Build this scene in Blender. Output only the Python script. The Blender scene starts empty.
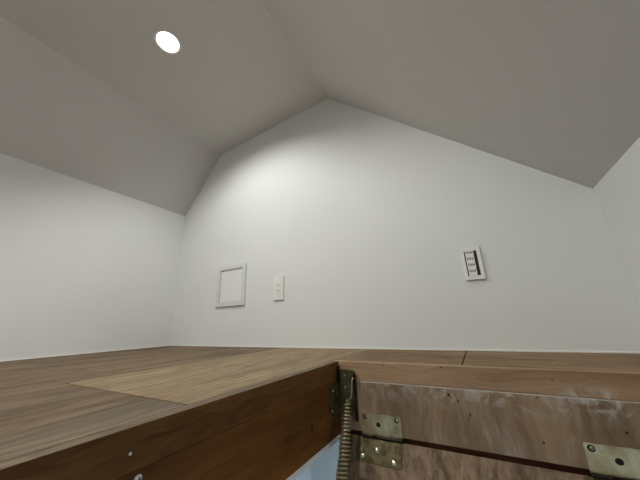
import bpy, bmesh, math
from mathutils import Vector, Matrix

C = bpy.context.scene.collection
S = 0.113                                   # one measuring unit (camera height above the attic floor) in metres


def W(x, y, z):
    return Vector((x * S, y * S, (z + 1) * S))


# ------------------------------------------------------------------ materials
def new_mat(name):
    m = bpy.data.materials.new(name)
    m.use_nodes = True
    nt = m.node_tree
    b = nt.nodes['Principled BSDF']
    return m, nt, b


def N(nt, kind, **kw):
    n = nt.nodes.new(kind)
    for k, v in kw.items():
        setattr(n, k, v)
    return n


def math_node(nt, op, a, b=None, clamp=False):
    n = N(nt, 'ShaderNodeMath', operation=op, use_clamp=clamp)
    for i, v in enumerate((a, b)):
        if v is None:
            continue
        if isinstance(v, (int, float)):
            n.inputs[i].default_value = v
        else:
            nt.links.new(v, n.inputs[i])
    return n.outputs[0]


def mix_col(nt, fac, a, b, blend='MIX'):
    n = N(nt, 'ShaderNodeMix', data_type='RGBA', blend_type=blend)
    for sock, v in ((n.inputs[0], fac), (n.inputs[6], a), (n.inputs[7], b)):
        if isinstance(v, (int, float)):
            sock.default_value = v
        elif isinstance(v, tuple):
            sock.default_value = (*v, 1)
        else:
            nt.links.new(v, sock)
    return n.outputs[2]


def noise(nt, vec, scale, detail=4, rough=.55, dist=0.0):
    n = N(nt, 'ShaderNodeTexNoise')
    n.inputs['Scale'].default_value = scale
    n.inputs['Detail'].default_value = detail
    n.inputs['Roughness'].default_value = rough
    n.inputs['Distortion'].default_value = dist
    nt.links.new(vec, n.inputs['Vector'])
    return n.outputs['Fac']


def ramp(nt, fac, stops):
    n = N(nt, 'ShaderNodeValToRGB')
    e = n.color_ramp.elements
    while len(e) < len(stops):
        e.new(0.5)
    for i, (p, c) in enumerate(stops):
        e[i].position = p
        e[i].color = (*c, 1) if isinstance(c, tuple) else (c, c, c, 1)
    nt.links.new(fac, n.inputs[0])
    return n.outputs[0]


def geo_pos(nt):
    return N(nt, 'ShaderNodeNewGeometry').outputs['Position']


def wood(name, dark, mid, light, axis, rough=.5, grain=1.0, streak=.5, seed=0.0, spots=(), smear=None, spec=.35,
         blotch=.35, rot=0.0):
    """procedural timber; grain runs along the given axis"""
    m, nt, b = new_mat(name)
    pos = N(nt, 'ShaderNodeTexCoord').outputs['Object']
    wn = N(nt, 'ShaderNodeTexNoise')
    wn.inputs['Scale'].default_value = 5.5
    wn.inputs['Detail'].default_value = 2
    nt.links.new(pos, wn.inputs['Vector'])
    wm = N(nt, 'ShaderNodeVectorMath', operation='MULTIPLY_ADD')
    nt.links.new(wn.outputs['Color'], wm.inputs[0])
    wm.inputs[1].default_value = (.05, .05, .05)
    nt.links.new(pos, wm.inputs[2])
    pos = wm.outputs[0]
    mp = N(nt, 'ShaderNodeMapping')
    sc = [22 * grain, 22 * grain, 22 * grain]
    sc[axis] = 1.6 * grain
    mp.inputs['Scale'].default_value = sc
    mp.inputs['Location'].default_value = (seed, seed * 1.7, seed * .6)
    mp.inputs['Rotation'].default_value = (rot if axis == 2 else 0, 0, 0 if axis == 2 else rot)
    nt.links.new(pos, mp.inputs['Vector'])
    v = mp.outputs[0]
    n1 = noise(nt, v, 1.0, 8, .68, 1.6)
    col = ramp(nt, n1, [(.33, dark), (.5, mid), (.66, light)])
    mp2 = N(nt, 'ShaderNodeMapping')
    sc2 = [120 * grain] * 3
    sc2[axis] = 5 * grain
    mp2.inputs['Scale'].default_value = sc2
    nt.links.new(pos, mp2.inputs['Vector'])
    n2 = noise(nt, mp2.outputs[0], 1.0, 3, .6, .3)
    fine = ramp(nt, n2, [(.3, 1 - .55 * streak), (.55, 1.0)])
    col = mix_col(nt, 1.0, col, fine, 'MULTIPLY')
    mp4 = N(nt, 'ShaderNodeMapping')
    sc4 = [55 * grain] * 3
    sc4[axis] = 4.5 * grain
    mp4.inputs['Scale'].default_value = sc4
    mp4.inputs['Location'].default_value = (1, seed, 2)
    mp4.inputs['Rotation'].default_value = (.05, .05, .05)
    nt.links.new(pos, mp4.inputs['Vector'])
    n4 = noise(nt, mp4.outputs[0], 1.0, 5, .7, 2.0)
    col = mix_col(nt, 1.0, col, ramp(nt, n4, [(.33, 1 - .85 * streak), (.44, 1.0), (.6, 1.0), (.72, 1.12)]), 'MULTIPLY')
    mp3 = N(nt, 'ShaderNodeMapping')
    sc3 = [7.0] * 3
    sc3[axis] = 2.2
    mp3.inputs['Scale'].default_value = sc3
    mp3.inputs['Location'].default_value = (seed * 3, 1, seed)
    nt.links.new(pos, mp3.inputs['Vector'])
    n3 = noise(nt, mp3.outputs[0], 1.0, 3, .5, .2)
    bl = ramp(nt, n3, [(.35, 1 - blotch), (.65, 1.0 + blotch * .25)])
    col = mix_col(nt, 1.0, col, bl, 'MULTIPLY')
    # knots and nail holes at given places
    gp = geo_pos(nt)
    for (sx, sy, sz, r, stretch, c) in spots:
        mm = N(nt, 'ShaderNodeMapping', vector_type='TEXTURE')
        mm.inputs['Location'].default_value = (sx, sy, sz)
        mm.inputs['Scale'].default_value = stretch
        nt.links.new(gp, mm.inputs['Vector'])
        ln = N(nt, 'ShaderNodeVectorMath', operation='LENGTH')
        nt.links.new(mm.outputs[0], ln.inputs[0])
        wob = math_node(nt, 'ADD', ln.outputs['Value'], math_node(nt, 'MULTIPLY', math_node(nt, 'SUBTRACT', n2, .5), r * .9))
        f = N(nt, 'ShaderNodeMapRange')
        f.inputs['From Min'].default_value = r * 1.15
        f.inputs['From Max'].default_value = r * .7
        nt.links.new(wob, f.inputs['Value'])
        col = mix_col(nt, f.outputs[0], col, c)
    if smear:
        col = smear(nt, gp, col)
    nt.links.new(col, b.inputs['Base Color'])
    b.inputs['Specular IOR Level'].default_value = spec
    rr = ramp(nt, n1, [(.3, min(1, rough + .15)), (.7, rough)])
    nt.links.new(rr, b.inputs['Roughness'])
    bp = N(nt, 'ShaderNodeBump')
    bp.inputs['Strength'].default_value = .35
    bp.inputs['Distance'].default_value = .0012
    nt.links.new(math_node(nt, 'ADD', n1, math_node(nt, 'MULTIPLY', n2, .5)), bp.inputs['Height'])
    nt.links.new(bp.outputs[0], b.inputs['Normal'])
    return m


def wallpaper(name, colr, bump=.25, rough=.85, scale=420):
    m, nt, b = new_mat(name)
    pos = N(nt, 'ShaderNodeTexCoord').outputs['Object']
    n1 = noise(nt, pos, scale, 3, .6)
    n2 = noise(nt, pos, 3.0, 2, .5)
    k = ramp(nt, n2, [(.3, .97), (.7, 1.0)])
    nt.links.new(mix_col(nt, 1.0, colr, k, 'MULTIPLY'), b.inputs['Base Color'])
    b.inputs['Roughness'].default_value = rough
    b.inputs['Specular IOR Level'].default_value = .2
    bp = N(nt, 'ShaderNodeBump')
    bp.inputs['Strength'].default_value = bump
    bp.inputs['Distance'].default_value = .0006
    nt.links.new(n1, bp.inputs['Height'])
    nt.links.new(bp.outputs[0], b.inputs['Normal'])
    return m


def plastic(name, colr, rough=.4, spec=.4):
    m, nt, b = new_mat(name)
    pos = N(nt, 'ShaderNodeTexCoord').outputs['Object']
    n = noise(nt, pos, 60, 2)
    nt.links.new(mix_col(nt, 1.0, colr, ramp(nt, n, [(.3, .97), (.7, 1.0)]), 'MULTIPLY'), b.inputs['Base Color'])
    b.inputs['Roughness'].default_value = rough
    b.inputs['Specular IOR Level'].default_value = spec
    return m


def metal(name, c1, c2, rough=.3, scale=60, bump=.15, met=1.0, wave=0):
    m, nt, b = new_mat(name)
    pos = N(nt, 'ShaderNodeTexCoord').outputs['Object']
    n1 = noise(nt, pos, scale, 5, .65, .4)
    nt.links.new(ramp(nt, n1, [(.35, c1), (.62, c2)]), b.inputs['Base Color'])
    b.inputs['Metallic'].default_value = met
    nt.links.new(ramp(nt, n1, [(.35, min(1, rough + .2)), (.65, rough)]), b.inputs['Roughness'])
    bp = N(nt, 'ShaderNodeBump')
    bp.inputs['Strength'].default_value = bump
    bp.inputs['Distance'].default_value = .0005
    nt.links.new(noise(nt, pos, scale * 6, 3), bp.inputs['Height'])
    if wave:                                    # the sheet is slightly buckled
        bw = N(nt, 'ShaderNodeBump')
        bw.inputs['Strength'].default_value = 1
        bw.inputs['Distance'].default_value = .012 * wave
        nt.links.new(noise(nt, pos, 14, 1), bw.inputs['Height'])
        nt.links.new(bw.outputs[0], bp.inputs['Normal'])
    nt.links.new(bp.outputs[0], b.inputs['Normal'])
    return m


def emitter(name, colr, strength):
    m, nt, b = new_mat(name)
    b.inputs['Base Color'].default_value = (*colr, 1)
    b.inputs['Emission Color'].default_value = (*colr, 1)
    b.inputs['Emission Strength'].default_value = strength
    return m


def paint_smear(nt, gp, col):
    """dried white paint along the upper edge of the far frame board, patchy, heavier to the right"""
    sep = N(nt, 'ShaderNodeSeparateXYZ')
    nt.links.new(gp, sep.inputs[0])
    x, z = sep.outputs[0], sep.outputs[2]
    ztop = -.425 * S
    d = math_node(nt, 'SUBTRACT', ztop, z)
    edge = N(nt, 'ShaderNodeMapRange')
    edge.inputs['From Min'].default_value = .0032
    edge.inputs['From Max'].default_value = .0008
    nt.links.new(d, edge.inputs['Value'])
    nl = noise(nt, gp, 14, 4, .6)
    e1 = math_node(nt, 'MULTIPLY', edge.outputs[0], ramp(nt, nl, [(.3, .45), (.55, .85)]))
    band = N(nt, 'ShaderNodeMapRange')
    band.inputs['From Min'].default_value = .052
    band.inputs['From Max'].default_value = .0
    nt.links.new(d, band.inputs['Value'])
    nb = noise(nt, gp, 26, 6, .7, 1.2)
    patch = ramp(nt, nb, [(.47, 0.0), (.6, 1.0)])
    rgt = N(nt, 'ShaderNodeMapRange')
    rgt.inputs['From Min'].default_value = -.34
    rgt.inputs['From Max'].default_value = .22
    rgt.inputs['To Min'].default_value = .3
    rgt.inputs['To Max'].default_value = .95
    nt.links.new(x, rgt.inputs['Value'])
    e2 = math_node(nt, 'MULTIPLY', math_node(nt, 'MULTIPLY', patch, band.outputs[0]), rgt.outputs[0])
    e = math_node(nt, 'MAXIMUM', e1, e2, clamp=True)
    # faint vertical wipe marks lower down
    mp = N(nt, 'ShaderNodeMapping')
    mp.inputs['Scale'].default_value = (30, 1, 7)
    mp.inputs['Rotation'].default_value = (0, .3, 0)
    nt.links.new(gp, mp.inputs['Vector'])
    wv = ramp(nt, noise(nt, mp.outputs[0], 1, 5, .65, .8), [(.5, 0.0), (.75, .38)])
    e = math_node(nt, 'MAXIMUM', e, wv)
    return mix_col(nt, e, col, (.52, .49, .44))


def curb_smear(nt, gp, col):
    """paint dabs low on the curb at the right end"""
    sep = N(nt, 'ShaderNodeSeparateXYZ')
    nt.links.new(gp, sep.inputs[0])
    x, z = sep.outputs[0], sep.outputs[2]
    zz = N(nt, 'ShaderNodeMapRange')
    zz.inputs['From Min'].default_value = -.024
    zz.inputs['From Max'].default_value = -.046
    nt.links.new(z, zz.inputs['Value'])
    xx = N(nt, 'ShaderNodeMapRange')
    xx.inputs['From Min'].default_value = .08
    xx.inputs['From Max'].default_value = .17
    nt.links.new(x, xx.inputs['Value'])
    nb = ramp(nt, noise(nt, gp, 30, 5, .65, .8), [(.42, 0.0), (.6, .9)])
    f = math_node(nt, 'MULTIPLY', math_node(nt, 'MULTIPLY', zz.outputs[0], xx.outputs[0]), nb)
    return mix_col(nt, f, col, (.55, .5, .43))


HOLE = (.012, .007, .004)


def sp(x, y, z, r, sx=1, sz=1, c=HOLE):
    p = W(x, y, z)
    return (p.x, p.y, p.z, r, (sx, 1, sz), c)


M = {}
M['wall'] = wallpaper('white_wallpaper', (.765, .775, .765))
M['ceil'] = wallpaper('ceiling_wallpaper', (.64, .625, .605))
M['lower_wall'] = wallpaper('grey_blue_wallpaper', (.33, .38, .41))
M['lower_ceil'] = wallpaper('lower_ceiling_paper', (.8, .8, .78))
M['caulk'] = plastic('white_caulk', (.85, .84, .8), .6)
M['white'] = plastic('white_plastic', (.82, .81, .78), .35)
M['white3'] = plastic('panel_frame_plastic', (.71, .715, .72), .45)
M['white2'] = plastic('white_panel_paint', (.80, .80, .785), .6)
M['black'] = plastic('black_plastic', (.012, .012, .013), .4)
M['grey'] = plastic('grey_print', (.16, .16, .17), .6)
M['slot'] = plastic('dark_socket', (.05, .05, .05), .6)
M['gap'] = plastic('dark_gap', (.35, .34, .32), .8)
M['floor_brown'] = wood('plywood_brown', (.115, .063, .028), (.21, .128, .061), (.285, .185, .095), 1, .5, 1, 1.0, 2.0)
M['floor_grey'] = wood('plywood_greyed', (.11, .073, .042), (.178, .124, .072), (.245, .18, .112), 1, .5, 1, .8, 5.0, blotch=.3)
M['floor_light'] = wood('plywood_light', (.22, .138, .066), (.34, .235, .122), (.42, .31, .17), 1, .48, 1, .85, 9.0, blotch=.25,
                        spots=[(-.72, .50, 0, .005, (1, 2.6, 1), (.12, .07, .035)), (-.60, .62, 0, .004, (1, 3, 1), (.12, .07, .035)), (-.80, .78, 0, .005, (1, 3, 1), (.14, .08, .04))])
M['floor_far'] = wood('plywood_far', (.13, .062, .022), (.27, .16, .07), (.36, .225, .11), 0, .5, 1, .7, 12.0, spots=[(-.105, .93, 0, .006, (2.2, 1.6, 1), (.09, .045, .02)), (-.21, .86, 0, .005, (2.4, 1.5, 1), (.09, .045, .02)), (.12, .88, 0, .006, (2.5, 1.5, 1), (.10, .05, .02)), (-.30, .98, 0, .006, (2.2, 2, 1), (.09, .045, .02))])
M['curb_left'] = wood('curb_oiled', (.08, .034, .008), (.14, .06, .015), (.18, .082, .024), 1, .5, 1, .3, 3.0, blotch=.25, spec=.15)
M['curb_far'] = wood('curb_pine', (.22, .13, .068), (.36, .225, .125), (.43, .28, .165), 0, .45, .8, .3, 7.0,
                     spots=[sp(-.896, 6.85, -1.04, .0022, 2.2, .8, (.05, .025, .012)), sp(.99, 6.85, -1.16, .0022, 1.6, .8, (.07, .035, .02)),
                            sp(-2.2, 6.85, -1.05, .002, 2, .8, (.06, .03, .015))],
                     smear=curb_smear, blotch=.25)
M['side'] = wood('frame_oiled', (.085, .031, .006), (.155, .06, .012), (.20, .083, .019), 1, .5, .7, .2, 14.0, spec=.15,
                 spots=[sp(-3.4, 5.49, -2.10, .0042, 1, 2.2, (.02, .006, .002)),
                        ], blotch=.35)
M['frame_far'] = wood('frame_raw', (.20, .122, .068), (.265, .17, .099), (.31, .21, .128), 2, .42, .6, .2, 21.0,
                      spots=[sp(-.82, 6.83, -1.56, .0035, 1.2, 1), sp(-.78, 6.83, -1.61, .0022, 1, 2), sp(-.66, 6.83, -1.66, .0025, .8, 1.6),
                             sp(-.48, 6.83, -1.89, .0028, .8, 1.6), sp(-.52, 6.83, -1.97, .002, .8, 2.4, (.06, .035, .02)),
                             sp(.69, 6.83, -1.48, .0018, 1, 1.2), sp(.63, 6.83, -2.20, .0020, 1, 1.4),
                             sp(1.77, 6.83, -1.89, .0032, 1, .9)],
                      smear=paint_smear, blotch=.3)
M['gap_shadow'] = wood('gap_shadow_red', (.10, .035, .015), (.17, .065, .028), (.22, .09, .04), 0, .5, 1, .4, 31.0)  # strip colour stands in for the reddish shadow in the gap
M['door'] = wood('hatch_door_wood', (.09, .052, .026), (.25, .158, .09), (.33, .22, .135), 2, .5, 1.0, .5, 41.0, blotch=.3, rot=.35)
M['dark_wood'] = wood('dark_batten', (.05, .025, .012), (.09, .045, .02), (.12, .06, .03), 0, .5, 1, .4, 51.0)
M['trim'] = plastic('white_trim_paint', (.80, .80, .79), .45)
M['brass'] = metal('brass_plate_lit', (.50, .385, .20), (.98, .82, .52), .24, 14, wave=1.2)  # cream reflection put into the base colour of the upper leaf
M['brass_shaded'] = metal('brass_plate_shaded', (.075, .06, .03), (.13, .108, .06), .45, 40)  # same brass, colour darkened to offset the light on the lower leaf
M['bronze'] = metal('dark_bronze', (.13, .115, .06), (.27, .245, .14), .36, 60)
M['spring'] = metal('spring_steel', (.40, .34, .21), (.50, .43, .28), .33, 12, bump=0)
M['screw'] = metal('bright_screw', (.45, .44, .36), (.8, .78, .66), .22, 120)
M['zinc'] = metal('zinc_screw', (.70, .76, .82), (.92, .95, 1.0), .3, 120, met=.6)
M['dark_metal'] = metal('blackened_steel', (.015, .013, .01), (.05, .045, .035), .5, 80)
M['lens'] = emitter('lamp_lens', (1.0, .985, .95), 18)
M['lens_added'] = emitter('added_lower_lamp_lens', (.86, .94, 1.0), 6)  # glow of the added lamp in the lower room
M['lower_floor'] = wood('lower_floor_boards', (.38, .28, .19), (.52, .42, .31), (.6, .5, .38), 1, .4)


# ------------------------------------------------------------------ mesh helpers
def link(name, bm, mat, parent=None, bevel=0, smooth=False, seg=2):
    """bm is in world coordinates; the object gets its origin at its parent's base"""
    bmesh.ops.recalc_face_normals(bm, faces=bm.faces)
    me = bpy.data.meshes.new(name)
    inv = None
    if parent is not None:
        chain = Matrix.Identity(4)
        p = parent
        while p is not None:
            chain = Matrix.LocRotScale(p.location, p.rotation_euler, p.scale) @ chain
            p = p.parent
        inv = chain.inverted()
        bm.transform(inv)
    bm.to_mesh(me)
    bm.free()
    for mm in (mat if isinstance(mat, (list, tuple)) else [mat]):
        me.materials.append(mm)
    o = bpy.data.objects.new(name, me)
    C.objects.link(o)
    if parent is not None:
        o.parent = parent
    if smooth:
        for p in me.polygons:
            p.use_smooth = True
    if bevel:
        bv = o.modifiers.new('bevel', 'BEVEL')
        bv.width = bevel
        bv.segments = seg
        bv.limit_method = 'ANGLE'
    return o


def box(bm, a, b, mi=0):
    (x0, y0, z0), (x1, y1, z1) = a, b
    vs = [bm.verts.new((x, y, z)) for x in (x0, x1) for y in (y0, y1) for z in (z0, z1)]
    for f in ((0, 1, 3, 2), (4, 6, 7, 5), (0, 4, 5, 1), (2, 3, 7, 6), (0, 2, 6, 4), (1, 5, 7, 3)):
        fc = bm.faces.new([vs[i] for i in f])
        fc.material_index = mi


def ubox(bm, x0, x1, y0, y1, z0, z1, mi=0):
    box(bm, W(min(x0, x1), min(y0, y1), min(z0, z1)), W(max(x0, x1), max(y0, y1), max(z0, z1)), mi)


def frame_box(bm, o, ex, ey, ez, a, b):
    """box given in a local frame"""
    vs = []
    for i in (a[0], b[0]):
        for j in (a[1], b[1]):
            for k in (a[2], b[2]):
                vs.append(bm.verts.new(o + ex * i + ey * j + ez * k))
    for f in ((0, 1, 3, 2), (4, 6, 7, 5), (0, 4, 5, 1), (2, 3, 7, 6), (0, 2, 6, 4), (1, 5, 7, 3)):
        bm.faces.new([vs[i] for i in f])


def plate(bm, o, ex, ey, en, w, h, t, holes=(), cr=.003, nseg=14):
    """flat plate w x h x t with rounded corners and real round holes; ex, ey in plane, en outward"""
    pts = []
    for (cx, cy, a0) in ((w - cr, h - cr, 0), (cr, h - cr, 90), (cr, cr, 180), (w - cr, cr, 270)):
        for k in range(4):
            a = math.radians(a0 + k * 30)
            pts.append((cx + cr * math.cos(a), cy + cr * math.sin(a)))
    loops = [pts]
    for (hx, hy, rx, ry) in holes:
        loops.append([(hx + rx * math.cos(2 * math.pi * k / nseg), hy + ry * math.sin(2 * math.pi * k / nseg)) for k in range(nseg)])
    edges, sides = [], []
    for lp in loops:
        bot = [bm.verts.new(o + ex * x + ey * y) for x, y in lp]
        top = [bm.verts.new(o + ex * x + ey * y + en * t) for x, y in lp]
        n = len(lp)
        for i in range(n):
            j = (i + 1) % n
            bm.faces.new((bot[i], bot[j], top[j], top[i]))
        sides.append((bot, top))
    for idx in (0, 1):
        ed = []
        for s in sides:
            vs = s[idx]
            for i in range(len(vs)):
                ed.append(bm.edges.get((vs[i], vs[(i + 1) % len(vs)])))
        bmesh.ops.triangle_fill(bm, use_beauty=True, use_dissolve=False, edges=ed, normal=en)


def lathe(bm, o, en, prof, seg=24, cap=True):
    """profile [(r, h)] about axis en"""
    en = en.normalized()
    e1 = en.orthogonal().normalized()
    e2 = en.cross(e1)
    rings = []
    for r, h in prof:
        if r < 1e-7:
            rings.append([bm.verts.new(o + en * h)])
        else:
            rings.append([bm.verts.new(o + en * h + (e1 * math.cos(2 * math.pi * k / seg) + e2 * math.sin(2 * math.pi * k / seg)) * r) for k in range(seg)])
    for a, b in zip(rings, rings[1:]):
        for k in range(seg):
            l = (k + 1) % seg
            if len(a) == 1 and len(b) == 1:
                continue
            if len(a) == 1:
                bm.faces.new((a[0], b[k], b[l]))
            elif len(b) == 1:
                bm.faces.new((a[k], a[l], b[0]))
            else:
                bm.faces.new((a[k], a[l], b[l], b[k]))


def tube(bm, pts, rad, seg=8, closed=False):
    pts = [Vector(p) for p in pts]
    n = len(pts)
    rings = []
    prev = None
    for i, p in enumerate(pts):
        t = (pts[min(i + 1, n - 1)] - pts[max(i - 1, 0)]).normalized()
        if prev is None:
            u = t.orthogonal().normalized()
        else:
            u = (prev - t * prev.dot(t)).normalized()
        prev = u
        v = t.cross(u)
        r = rad(i) if callable(rad) else rad
        rings.append([bm.verts.new(p + (u * math.cos(2 * math.pi * k / seg) + v * math.sin(2 * math.pi * k / seg)) * r) for k in range(seg)])
    for a, b in zip(rings, rings[1:]):
        for k in range(seg):
            bm.faces.new((a[k], a[(k + 1) % seg], b[(k + 1) % seg], b[k]))
    bm.faces.new(rings[0][::-1])
    bm.faces.new(rings[-1])


def thing(name, label, cat, loc, rot=(0, 0, 0), group=None):
    o = bpy.data.objects.new(name, None)
    o.empty_display_size = .05
    C.objects.link(o)
    o.location = loc
    o.rotation_euler = rot
    tag(o, label, cat, group)
    return o


def tag(o, label, cat, group=None):
    o['label'] = label
    o['category'] = cat
    if group:
        o['group'] = group


def struct(name, bm, mat, label=None, bevel=0):
    o = link(name, bm, mat, None, bevel)
    o['kind'] = 'structure'
    if label:
        o['label'] = label
    return o


X, Y, Z = Vector((1, 0, 0)), Vector((0, 1, 0)), Vector((0, 0, 1))

# ------------------------------------------------------------------ attic shell
XL, XR, YF, YN = -15.593, 3.501, 9.924, -10.5      # left, right, far gable, near gable
ZL, ZR = 6.959, 3.389                              # heights of the two knee walls
CX, CZ, RX, RZ = -12.623, 10.546, -4.775, 11.024   # crease and ridge
HX0, HX1, HY0, HY1 = -3.40, 2.62, -4.2, 6.863      # hatch opening
ZF = -1.43                                         # underside of the floor sheets / curb
ZB = -2.605                                        # bottom edge of the hatch frame
T = .3


def profile_wall(name, pts, y0, y1, mat, label):
    bm = bmesh.new()
    a = [bm.verts.new(W(x, y0, z)) for x, z in pts]
    b = [bm.verts.new(W(x, y1, z)) for x, z in pts]
    n = len(pts)
    bm.faces.new(a)
    bm.faces.new(b[::-1])
    for i in range(n):
        bm.faces.new((a[i], b[i], b[(i + 1) % n], a[(i + 1) % n]))
    return struct(name, bm, mat, label)


gable = [(XL, -1.0), (XL, ZL), (CX, CZ), (RX, RZ), (XR, ZR), (XR, -1.0)]
profile_wall('wall_far', gable, YF, YF + T, M['wall'], 'white papered gable wall behind the hatch')
profile_wall('wall_near', gable, YN - T, YN, M['wall'], 'white gable wall behind the camera')
bm = bmesh.new(); ubox(bm, XL - T, XL, YN - T, YF + T, -1.0, ZL)
struct('wall_left', bm, M['wall'], 'low white knee wall on the left')
bm = bmesh.new(); ubox(bm, XR, XR + T, YN - T, YF + T, -1.0, ZR)
struct('wall_right', bm, M['wall'], 'low white knee wall on the right')

# downlight place on the upper slope
m_up = (RZ - CZ) / (RX - CX)
LX, LY = -8.77, 3.97
LZ = CZ + m_up * (LX - CX)
Lw = W(LX, LY, LZ)
ang = math.atan(m_up)
Lw_added = W(-5.9, -5.2, CZ + m_up * (-5.9 - CX))  # spot for an added downlight, out of view behind the camera
n_in = Vector((math.sin(ang), 0, -math.cos(ang)))      # into the room
ux = Vector((math.cos(ang), 0, math.sin(ang)))
RC = .0475                                             # cut-out radius

bm = bmesh.new()
# steep left slope
def quad(p):
    bm.faces.new([bm.verts.new(W(*q)) for q in p])
quad([(XL, YN, ZL), (XL, YF, ZL), (CX, YF, CZ), (CX, YN, CZ)])
quad([(RX, YN, RZ), (RX, YF, RZ), (XR, YF, ZR), (XR, YN, ZR)])
rect = [bm.verts.new(W(*q)) for q in [(CX, YN, CZ), (CX, YF, CZ), (RX, YF, RZ), (RX, YN, RZ)]]
ed = [bm.edges.new((rect[i], rect[(i + 1) % 4])) for i in range(4)]
for c in (Lw, Lw_added):
    circ = [bm.verts.new(c + ux * RC * math.cos(2 * math.pi * k / 40) + Y * RC * math.sin(2 * math.pi * k / 40)) for k in range(40)]
    ed += [bm.edges.new((circ[i], circ[(i + 1) % 40])) for i in range(40)]
bmesh.ops.triangle_fill(bm, use_beauty=True, use_dissolve=False, edges=ed, normal=-n_in)
bmesh.ops.remove_doubles(bm, verts=bm.verts, dist=1e-5)
bmesh.ops.recalc_face_normals(bm, faces=bm.faces)
# make normals face up/out, then thicken outward
up = sum(f.normal.z * f.calc_area() for f in bm.faces)
if up < 0:
    bmesh.ops.reverse_faces(bm, faces=bm.faces)
me = bpy.data.meshes.new('ceiling'); bm.to_mesh(me); bm.free()
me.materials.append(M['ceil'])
ceil = bpy.data.objects.new('ceiling', me); C.objects.link(ceil)
ceil['kind'] = 'structure'
ceil['label'] = 'folded off-white attic ceiling with three slopes'
sm = ceil.modifiers.new('thick', 'SOLIDIFY'); sm.thickness = .012; sm.offset = 1

# floor: plywood sheets in one mesh, with the hatch left open
bm = bmesh.new()
G = .014
CB = .19                                              # curb width
xe, ye = HX0 - CB, HY1 + CB
z0, z1 = ZF, -1.0
# near left, greyed
ubox(bm, -7.42, -4.45 - G * .4, YN, 2.64 - G, z0, z1, 0)
ubox(bm, -4.45 + G * .4, xe, YN, 2.64 - G, z0, z1, 1)
# far left brown sheet, light sheet
ubox(bm, XL, -7.42, YN, YF, z0, z1, 0)
ubox(bm, -7.42, xe, 2.64 + G, YF, z0, z1, 2)
# beyond the hatch
ubox(bm, xe, -.49 - G, ye + G, YF, z0, z1, 3)
ubox(bm, -.49 + G, XR, ye + G, YF, z0, z1, 3)
# right of the hatch
ubox(bm, HX1 + CB, XR, YN, ye, z0, z1, 0)
# nearer than the hatch
ubox(bm, xe, HX1 + CB, YN, HY0 - CB, z0, z1, 1)
fl = struct('floor', bm, [M['floor_brown'], M['floor_grey'], M['floor_light'], M['floor_far']], 'plywood attic floor around the hatch')
# joist deck below closes the seams
bm = bmesh.new()
zt = ZF - .005
ubox(bm, XL, HX0 - .36, YN, YF, zt - .12, zt)
ubox(bm, HX1 + .36, XR, YN, YF, zt - .12, zt)
ubox(bm, HX0 - .36, HX1 + .36, HY1 + .36, YF, zt - .12, zt)
ubox(bm, HX0 - .36, HX1 + .36, YN, HY0 - .36, zt - .12, zt)
struct('subfloor', bm, M['dark_wood'], 'boards under the attic floor')

# caulk beads along the wall foot
def bead(name, x0, x1, y0, y1):
    bm = bmesh.new(); ubox(bm, x0, x1, y0, y1, -1.0, -.955)
    struct(name, bm, M['caulk'], None, .0012)
bead('trim_1', XL, XR, YF - .03, YF)
bead('trim_2', XL, XL + .03, YN, YF - .03)
bead('trim_3', XR - .03, XR, YN, YF - .03)

# ------------------------------------------------------------------ hatch frame
hf = thing('hatch_frame', 'brown timber box frame lining the floor hatch opening', 'hatch frame', W(HX0, HY1, ZB))
bm = bmesh.new(); ubox(bm, xe + .004, HX0, HY0 - CB, HY1, ZF, -1.0)
bm.faces.ensure_lookup_table()
max(bm.faces, key=lambda f: f.calc_center_median().z).material_index = 1
link('curb_board', bm, [M['curb_left'], M['floor_grey']], hf, .0012)['label'] = 'dark oiled curb board'
bm = bmesh.new(); ubox(bm, xe + .004, HX1 + CB - .004, HY1, ye - .004, ZF + .002, -1.0)
link('curb_board', bm, M['curb_far'], hf, .0015)['label'] = 'pale pine curb board with knots and paint dabs'
bm = bmesh.new(); ubox(bm, HX1, HX1 + CB - .004, HY0, HY1 - .004, ZF, -1.0)
link('curb_board', bm, M['curb_left'], hf, .0012)
bm = bmesh.new(); ubox(bm, HX0, HX1 + CB - .004, HY0 - CB, HY0 - .004, ZF, -1.0)
link('curb_board', bm, M['curb_left'], hf, .0012)
# lining boards
bm = bmesh.new(); ubox(bm, HX0 - .3, HX0, HY0 - .3, HY1 + .0, ZB, ZF - .001)
link('side_board', bm, M['side'], hf, .0003)['label'] = 'dark red-brown side board'
bm = bmesh.new(); ubox(bm, HX0 + .004, HX1, HY1 - .028, HY1 + .27, -2.50, ZF + .0)
link('side_board', bm, M['frame_far'], hf, .0016)['label'] = 'raw greyish board with nail holes and white paint smears'
bm = bmesh.new(); ubox(bm, HX0 + .004, HX1, HY1 + .12, HY1 + .27, -2.655, -2.503)  # thin board put in for the shadow above the door
link('gap_shadow_strip', bm, M['gap_shadow'], hf, .001)['label'] = 'reddish brown strip put in for the shadow in the gap'
bm = bmesh.new(); ubox(bm, HX1, HX1 + .3, HY0 - .3, HY1 + .0, ZB, ZF - .004)
link('side_board', bm, M['side'], hf, .001)
bm = bmesh.new(); ubox(bm, HX0 + .004, HX1, HY0 - .3, HY0, ZB, ZF - .004)
link('side_board', bm, M['side'], hf, .001)
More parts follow.
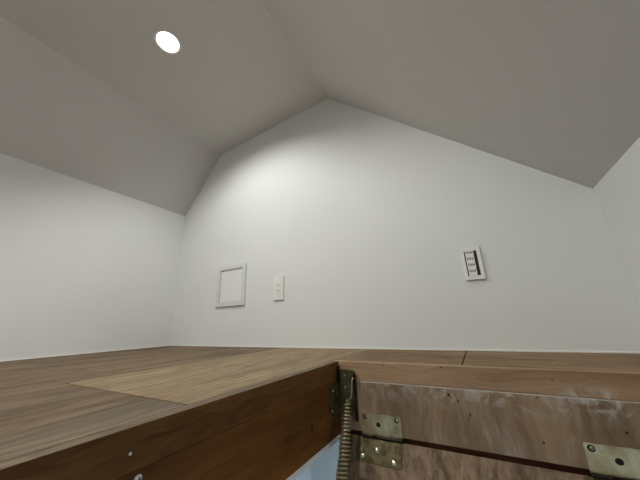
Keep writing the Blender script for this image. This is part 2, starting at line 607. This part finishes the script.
# screw and paint fleck on the left board (its head stands proud)
def pan_screw(o, en, r, mat, parent, name='screw', up=Z, cross=True):
    bm = bmesh.new()
    lathe(bm, o, en, [(r * .98, -.0002), (r, r * .12), (r * .86, r * .42), (r * .5, r * .58), (0, r * .62)], 20)
    s = link(name, bm, mat, parent, smooth=True)
    if cross:
        e1 = (up - en * up.dot(en)).normalized(); e2 = en.cross(e1)
        bm = bmesh.new()
        for a, b in ((e1, e2), (e2, e1)):
            frame_box(bm, o, a, b, en, (-r * .52, -r * .12, r * .45), (r * .52, r * .12, r * .66))
        link('cross_slot', bm, M['black'], s)
    return s

pan_screw(W(HX0 + .008, 1.99, -1.505), X, .0048, M['zinc'], hf)
bm = bmesh.new(); lathe(bm, W(HX0 + .002, 1.88, -1.245), X, [(.0019, 0), (.0016, .0005), (0, .0006)], 7)
link('paint_fleck', bm, M['trim'], hf)['label'] = 'pale chip on the side board'

# casing below the opening, on the ceiling of the room underneath
bm = bmesh.new()
ZC = -2.70
CW = .75
ubox(bm, HX0 - CW, HX0, HY0 - CW, HY1 + CW, ZC - .02, ZB - .003)
ubox(bm, HX1, HX1 + CW, HY0 - CW, HY1 + CW, ZC - .02, ZB - .003)
ubox(bm, HX0, HX1, HY1 + .27, HY1 + CW, ZC - .02, ZB - .003)
ubox(bm, HX0, HX1, HY0 - CW, HY0, ZC - .02, ZB - .003)
struct('trim_4', bm, M['trim'], 'white casing around the lower edge of the hatch', .0015)

# ------------------------------------------------------------------ room below
lx0, lx1, ly0, ly1 = -1.16, 2.0, -2.2, 1.85
lz0 = -2.5
lzc = W(0, 0, ZC + .03).z
a0, a1 = W(HX0 - .3, HY0 - .3, 0), W(HX1 + .3, HY1 + .27, 0)
bm = bmesh.new()
t = .012
box(bm, (lx0, ly0, lzc), (a0.x, ly1, lzc + t)); box(bm, (a1.x, ly0, lzc), (lx1, ly1, lzc + t))
box(bm, (a0.x, ly0, lzc), (a1.x, a0.y, lzc + t)); box(bm, (a0.x, a1.y, lzc), (a1.x, ly1, lzc + t))
struct('ceiling_lower', bm, M['lower_ceil'], 'ceiling of the room below')
for nm, a, b in (('wall_lower_left', (lx0 - .03, ly0, lz0), (lx0, ly1, lzc + t)), ('wall_lower_right', (lx1, ly0, lz0), (lx1 + .03, ly1, lzc + t)),
                 ('wall_lower_far', (lx0 - .03, ly1, lz0), (lx1 + .03, ly1 + .03, lzc + t)), ('wall_lower_near', (lx0 - .03, ly0 - .03, lz0), (lx1 + .03, ly0, lzc + t))):
    bm = bmesh.new(); box(bm, a, b)
    struct(nm, bm, M['lower_wall'], 'grey-blue wall of the room below')
bm = bmesh.new(); box(bm, (lx0 - .03, ly0 - .03, lz0 - .03), (lx1 + .03, ly1 + .03, lz0))
struct('floor_lower', bm, M['lower_floor'], 'wooden floor of the room below')
# ceiling lamp added out of view, to send more light up the hatch
cl = thing('added_ceiling_lamp', 'added round white ceiling lamp, unseen, in the room below the hatch', 'lamp', (1.0, .4, lzc))
bm = bmesh.new(); lathe(bm, Vector((1.0, .4, lzc)), -Z, [(.0, 0), (.22, 0), (.22, .03), (.2, .03), (.2, .005), (0, .005)], 40)
link('added_lamp_base', bm, M['white'], cl, smooth=False)
bm = bmesh.new(); lathe(bm, Vector((1.0, .4, lzc)), -Z, [(.198, .01), (.195, .05), (.14, .075), (0, .082)], 40)
link('added_lamp_diffuser', bm, M['lens_added'], cl, smooth=True)

# ------------------------------------------------------------------ hatch door (hangs open from the far edge)
lean = .55
dn = Vector((0, -lean, -1)).normalized()
fn = Vector((0, -1, lean)).normalized()
dp = W(0, 6.82, -2.585)
hd = thing('hatch_door', 'worn greyish wooden hatch door hanging open below the far frame board', 'hatch door', dp)
bm = bmesh.new()
frame_box(bm, dp, X, dn, fn, (-3.37 * S, 0, -.022), (2.56 * S, 1.10, 0))
link('door_panel', bm, M['door'], hd, .0012)
bm = bmesh.new()
frame_box(bm, dp, X, dn, fn, (-3.39 * S, .001, -.0215), (-3.3705 * S, 1.10, -.0008))
link('edge_strip', bm, M['trim'], hd, 0)['label'] = 'thin white edge strip'
bm = bmesh.new()
frame_box(bm, dp, X, dn, fn, (-2.84 * S, .735 * S, .0004), (-2.33 * S, 1.05 * S, .0036))
link('ladder_bracket', bm, M['dark_wood'], hd, .001)['label'] = 'dark brown plate at the head of the ladder rail'


# ------------------------------------------------------------------ hinges
def hinge(x0, label, offs):
    w, h, tk = .93 * S, .46 * S, .0022
    yb = HY1 - .028
    hg = thing('hinge', label, 'hinge', W(x0 + .45, yb, -2.56), group='brass hinges of the hatch door')
    # upper leaf on the frame board; holes in three places
    o = W(x0, yb, -2.56)
    holes = [(.095 * S, .385 * S, .0062, .0062), (.40 * S, .25 * S, .0062, .0058), (.835 * S, .385 * S, .0062, .0062)]
    bm = bmesh.new()
    plate(bm, o, X, Z, -Y, w, h, tk, holes, .003)
    lf = link('upper_leaf', bm, M['brass'], hg)
    lf['label'] = 'shiny brass upper leaf, highlight put into the colour'
    for hx, hy, r, _ in (holes[0], holes[2]):
        bm = bmesh.new()
        lathe(bm, o + X * hx + Z * hy - Y * .0001, -Y, [(.0066, 0), (.006, .0005), (0, .0005)], 18)
        link('countersink', bm, M['dark_metal'], lf)
        pan_screw(o + X * (hx + .001) + Z * hy - Y * .0005, -Y, .0036, M['screw'], lf)
    bm = bmesh.new()
    lathe(bm, o + X * holes[1][0] + Z * holes[1][1] - Y * .0001, -Y, [(.0066, 0), (.006, .0006), (0, .0006)], 18)
    link('empty_screw_hole', bm, M['dark_metal'], lf)
    # barrel
    bc = W(x0, yb - .05, -2.548)
    bm = bmesh.new()
    r = .0036
    for k in range(5):
        a, b = w * k / 5 + .0003, w * (k + 1) / 5 - .0003
        lathe(bm, bc + X * a, X, [(0, 0), (r * .9, 0), (r, .0005), (r, b - a - .0005), (r * .9, b - a), (0, b - a)], 16)
    link('knuckle_barrel', bm, M['dark_metal'], hg)
    # lower leaf on the door
    o2 = dp + X * (x0 - .12) * S + dn * .018 * S + fn * .0003
    o2b = o2 + dn * .44 * S
    bm = bmesh.new()
    lw, lh = 1.03 * S, .44 * S
    # slots near the top edge, open round holes hidden by screws
    def on(x, a):
        return ((x - (x0 - .12)) * S, lh - (a - .018) * S)
    hl = []
    for dx in (.16, .50, .80):
        hl.append((*on(x0 + dx - .02, .15), .0012, .0085))
    plate(bm, o2b, X, -dn, fn, lw, lh, .002, hl, .002)
    ll = link('lower_leaf', bm, M['brass_shaded'], hg)
    ll['label'] = 'brass lower leaf with slots, shade put into the colour'
    for dx, al in offs:
        pan_screw(dp + X * (x0 + dx) * S + dn * al * S + fn * .002, fn, .0064, M['screw'], ll, cross=False)
    return hg


hinge(-2.83, 'brass hinge beside the coil spring, with both leaves in view', ((.06 - .02, .355), (.36, .215), (.74, .375)))
hinge(1.17, 'brass hinge at the right edge of the picture, far from the spring', ((.06, .34), (.36, .215), (.74, .375)))

# ------------------------------------------------------------------ corner bracket
br = thing('corner_bracket', 'dark bronze angle bracket screwed into the hatch corner above the spring', 'bracket', W(HX0, HY1, -2.2))
yb = HY1 - .028
bm = bmesh.new()
plate(bm, W(-3.385, yb - .001, -2.2), X, Z, -Y, .43 * S, 1.02 * S, .0022, [(.06 * S, .15 * S, .002, .002)], .004)
link('back_plate', bm, M['bronze'], br)
bm = bmesh.new()
plate(bm, W(HX0 + .008, 6.31, -2.14), Y, Z, X, .44 * S, .66 * S, .0022, [], .003)
link('side_plate', bm, M['bronze'], br)
bm = bmesh.new()
plate(bm, W(HX0 + .03, 6.70, -1.50), Y, Z, X, .125 * S, .42 * S, .0022, [], .003)  # dark strip put in for the shade in the bracket corner
link('corner_shade_strip', bm, M['dark_metal'], br)
for x, z in ((-3.222, -1.319), (-3.213, -1.594)):
    pan_screw(W(x, yb - .02, z), -Y, .0028, M['screw'], br, 'rivet', cross=False)
for y, z in ((6.449, -1.612), (6.375, -2.02)):
    pan_screw(W(HX0 + .026, y, z), X, .0034, M['screw'], br, 'rivet', cross=False)
# raised lug with a dark slot that holds the spring hook
bm = bmesh.new()
frame_box(bm, W(-2.975, yb - .001, -2.30), X, Z, -Y, (0, 0, 0), (.07 * S, 1.06 * S, .0085))
link('lug', bm, M['dark_metal'], br, .003)
bm = bmesh.new()
pts = []
for k in range(13):
    a = math.pi * k / 12
    pts.append(W(-2.945 + .085 * math.cos(a), yb - .13, -1.27 + .085 * math.sin(a) * 1.2))
pts = [W(-2.86, yb - .10, -1.52)] + pts + [W(-3.035, yb - .10, -1.50)]
tube(bm, pts, .0017, 8)
link('hook_loop', bm, M['bronze'], br, smooth=True)

# ------------------------------------------------------------------ coil spring
sg = thing('coil_spring', 'tapered bronze-coloured coil spring hanging from the bracket in the hatch corner', 'spring', W(-3.0, 6.65, -1.9))
A = W(-3.075, 6.60, -1.90)
B = W(-3.02, 5.92, -3.42)
ax = (B - A).normalized()
e1 = (X - ax * X.dot(ax)).normalized()
e2 = ax.cross(e1)
Ltot = (B - A).length + .10
pitch = .0082
turns = Ltot / pitch
nn = int(turns * 16)
pts = []
for i in range(nn + 1):
    s = i / nn
    d = s * Ltot
    rr = .0085 + (.0128 - .0085) * min(1, d / .10) ** .8
    a = 2 * math.pi * turns * s
    pts.append(A + ax * d + e1 * math.cos(a) * rr + e2 * math.sin(a) * rr)
bm = bmesh.new()
tube(bm, pts, .0023, 10)
link('coil', bm, M['spring'], sg, smooth=True)
bm = bmesh.new()
hp = [A + e1 * .0085 * .7, A - ax * .006 + e1 * .006, W(-3.035, yb - .16, -1.82), W(-3.0, yb - .17, -1.74), W(-2.975, yb - .17, -1.6),
      W(-2.96, yb - .17, -1.42), W(-2.945, yb - .15, -1.36), W(-2.92, yb - .12, -1.34)]
tube(bm, hp, .0021, 8)
link('end_hook', bm, M['spring'], sg, smooth=True)['label'] = 'bright wire hook at the top'
bm = bmesh.new()
lathe(bm, A - ax * .012, ax, [(0, 0), (.0075, 0), (.009, .004), (.0078, .012), (0, .013)], 18)
link('end_plug', bm, M['bronze'], sg, smooth=True)

# ------------------------------------------------------------------ things on the gable wall
yw = YF
# access panel
p0 = W(-11.92, yw, .93)
pw, ph = 2.06 * S, 2.12 * S
ap = thing('access_panel', 'square white access panel frame on the gable wall left of the socket', 'access panel', p0 + X * pw / 2)
fw = .0255
bm = bmesh.new()
for a, b in (((0, 0), (fw, ph)), ((pw - fw, 0), (pw, ph)), ((fw, 0), (pw - fw, fw)), ((fw, ph - fw), (pw - fw, ph))):
    frame_box(bm, p0, X, Z, -Y, (a[0], a[1], 0), (b[0], b[1], .011))
bmesh.ops.remove_doubles(bm, verts=bm.verts, dist=1e-6)
link('panel_frame', bm, M['white3'], ap, .0012)
bm = bmesh.new()
frame_box(bm, p0, X, Z, -Y, (fw + .002, fw + .002, .0008), (pw - fw - .002, ph - fw - .002, .0045))
link('panel_door', bm, M['white2'], ap, .0006)

# double socket
s0 = W(-8.05, yw, 1.015)
sw_, sh = .57 * S, 1.09 * S
so = thing('wall_socket', 'white double wall socket between the access panel and the switch plate', 'socket', s0 + X * sw_ / 2)
bm = bmesh.new(); frame_box(bm, s0, X, Z, -Y, (0, 0, 0), (sw_, sh, .009))
link('cover_plate', bm, M['white'], so, .0022, seg=3)
bm = bmesh.new(); frame_box(bm, s0, X, Z, -Y, (sw_ * .25, sh * .18, .009), (sw_ * .75, sh * .82, .0105))
ins = link('socket_insert', bm, M['white'], so, .0006)
bm = bmesh.new()
for zc in (.62, .40):
    for xc in (.42, .60):
        frame_box(bm, s0, X, Z, -Y, (sw_ * xc - .0013, sh * zc - .0042, .0104), (sw_ * xc + .0013, sh * zc + .0042, .0108))
link('socket_slots', bm, M['slot'], ins)
for zc in (.51, .285):
    bm = bmesh.new()
    frame_box(bm, s0, X, Z, -Y, (sw_ * .29, sh * zc - .0005, .0104), (sw_ * .71, sh * zc + .0005, .0107))
    link('seam_line', bm, M['gap'], ins)

# switch plate
q0 = W(-.132, yw, 1.125)
qw, qh = .562 * S, 1.065 * S
sw = thing('switch_plate', 'white switch plate with black-edged insert and four rows, right on the gable wall', 'switch', q0 + X * qw / 2)
bm = bmesh.new()
zi0, zi1 = qh * .12, qh * .88
xi0, xi1 = qw * .13, qw * .82
for a, b in (((0, 0), (xi0, qh)), ((xi1, 0), (qw, qh)), ((xi0, 0), (xi1, zi0)), ((xi0, zi1), (xi1, qh))):
    frame_box(bm, q0, X, Z, -Y, (a[0], a[1], 0), (b[0], b[1], .0095))
bmesh.ops.remove_doubles(bm, verts=bm.verts, dist=1e-6)
link('cover_plate', bm, M['white'], sw, .0014)
bm = bmesh.new(); frame_box(bm, q0, X, Z, -Y, (xi0 + .0002, zi0 + .0002, .0005), (xi1 - .0002, zi1 - .0002, .0075))
blk = link('black_insert', bm, M['black'], sw)
kx0, kx1 = xi0 + .0052, xi1 - .0115
kh = (zi1 - zi0) / 4
for k in range(4):
    bm = bmesh.new()
    za = zi0 + kh * k + .0004
    frame_box(bm, q0, X, Z, -Y, (kx0, za, .0076), (kx1, za + kh - .0008, .0088))
    key = link('switch_key', bm, M['white'], sw, .0004)
    bm = bmesh.new()
    # rows of small print, four short dashes each
    L = kx1 - kx0
    for (u0, u1) in ((.10, .24), (.28, .44), (.47, .62), (.66, .88)):
        frame_box(bm, q0, X, Z, -Y, (kx0 + L * u0, za + kh * .60, .0088), (kx0 + L * u1, za + kh * .84, .0090))
    link('printed_row', bm, M['grey'], key)

# ------------------------------------------------------------------ downlights
def downlight(Lw, label):
    dl = thing('downlight', label, 'light', Lw, group='recessed ceiling lights')
    bm = bmesh.new()
    lathe(bm, Lw, n_in, [(RC - .0005, -.012), (RC - .0005, .0), (RC + .007, .0002), (RC + .0065, .0022), (RC - .001, .003), (RC - .004, .001),
                         (RC - .004, -.012), (RC - .0005, -.012)], 48)
    link('trim_ring', bm, M['white'], dl, smooth=False)
    bm = bmesh.new()
    lathe(bm, Lw, n_in, [(RC - .001, -.006), (RC - .001, -.05), (0, -.05)], 40)
    link('housing', bm, M['white'], dl)
    bm = bmesh.new()
    lathe(bm, Lw, n_in, [(0, -.0085), (RC - .0045, -.0085), (RC - .0045, -.0115), (0, -.0115)], 40)
    link('lens', bm, M['lens'], dl)


downlight(Lw, 'small round recessed downlight glowing in the left part of the ceiling')
downlight(Lw_added, 'added unseen recessed downlight in the ceiling, behind the camera')  # unseen fixture, added to brighten the attic

# ------------------------------------------------------------------ lights
def lamp(name, kind, loc, energy, color, **kw):
    d = bpy.data.lights.new(name, kind)
    d.energy = energy
    d.color = color
    for k, v in kw.items():
        setattr(d, k, v)
    o = bpy.data.objects.new(name, d)
    C.objects.link(o)
    o.location = loc
    return o


aim = Vector((0, math.sin(math.radians(18)), -math.cos(math.radians(18))))
sl = lamp('downlight_bulb', 'SPOT', Lw + n_in * .006, 22.0, (.985, 1.0, .97), spot_size=math.radians(130), spot_blend=.62, shadow_soft_size=.015)
sl.rotation_euler = aim.to_track_quat('-Z', 'Y').to_euler()
added_spot = lamp('downlight_bulb', 'SPOT', Lw_added + n_in * .006, 42.0, (.985, 1.0, .97), spot_size=math.radians(160), spot_blend=.5, shadow_soft_size=.03)  # light of the added downlight, lifts overall brightness
added_spot.rotation_euler = Vector((.3, .12, -1)).to_track_quat('-Z', 'Y').to_euler()
la = lamp('lower_room_fill', 'AREA', (1.0, .4, lzc - .09), 120, (.80, .90, 1.0), shape='DISK', size=.4)  # added light below, brightens attic and hatch from underneath

w = bpy.data.worlds.new('world')
bpy.context.scene.world = w
w.use_nodes = True
w.node_tree.nodes['Background'].inputs[0].default_value = (.5, .55, .6, 1)
w.node_tree.nodes['Background'].inputs[1].default_value = .02

# ------------------------------------------------------------------ camera
Rv = Vector((0.86844, 0.49463, -0.03393)); Uv = Vector((0.17368, -0.23941, 0.95526)); Fv = Vector((-0.46438, 0.83548, 0.29382))
cd = bpy.data.cameras.new('camera')
cam = bpy.data.objects.new('camera', cd)
C.objects.link(cam)
mw = Matrix((Rv, Uv, -Fv)).transposed().to_4x4()
mw.translation = (0, 0, S)
cam.matrix_world = mw
cd.sensor_width = 36
cd.lens = 36 * 266.807 / 640
cd.clip_start = .01
bpy.context.scene.camera = cam

vs = bpy.context.scene.view_settings
vs.view_transform = 'Standard'
vs.look = 'None'
vs.exposure = 0.08
vs.gamma = 1
vs.use_curve_mapping = False
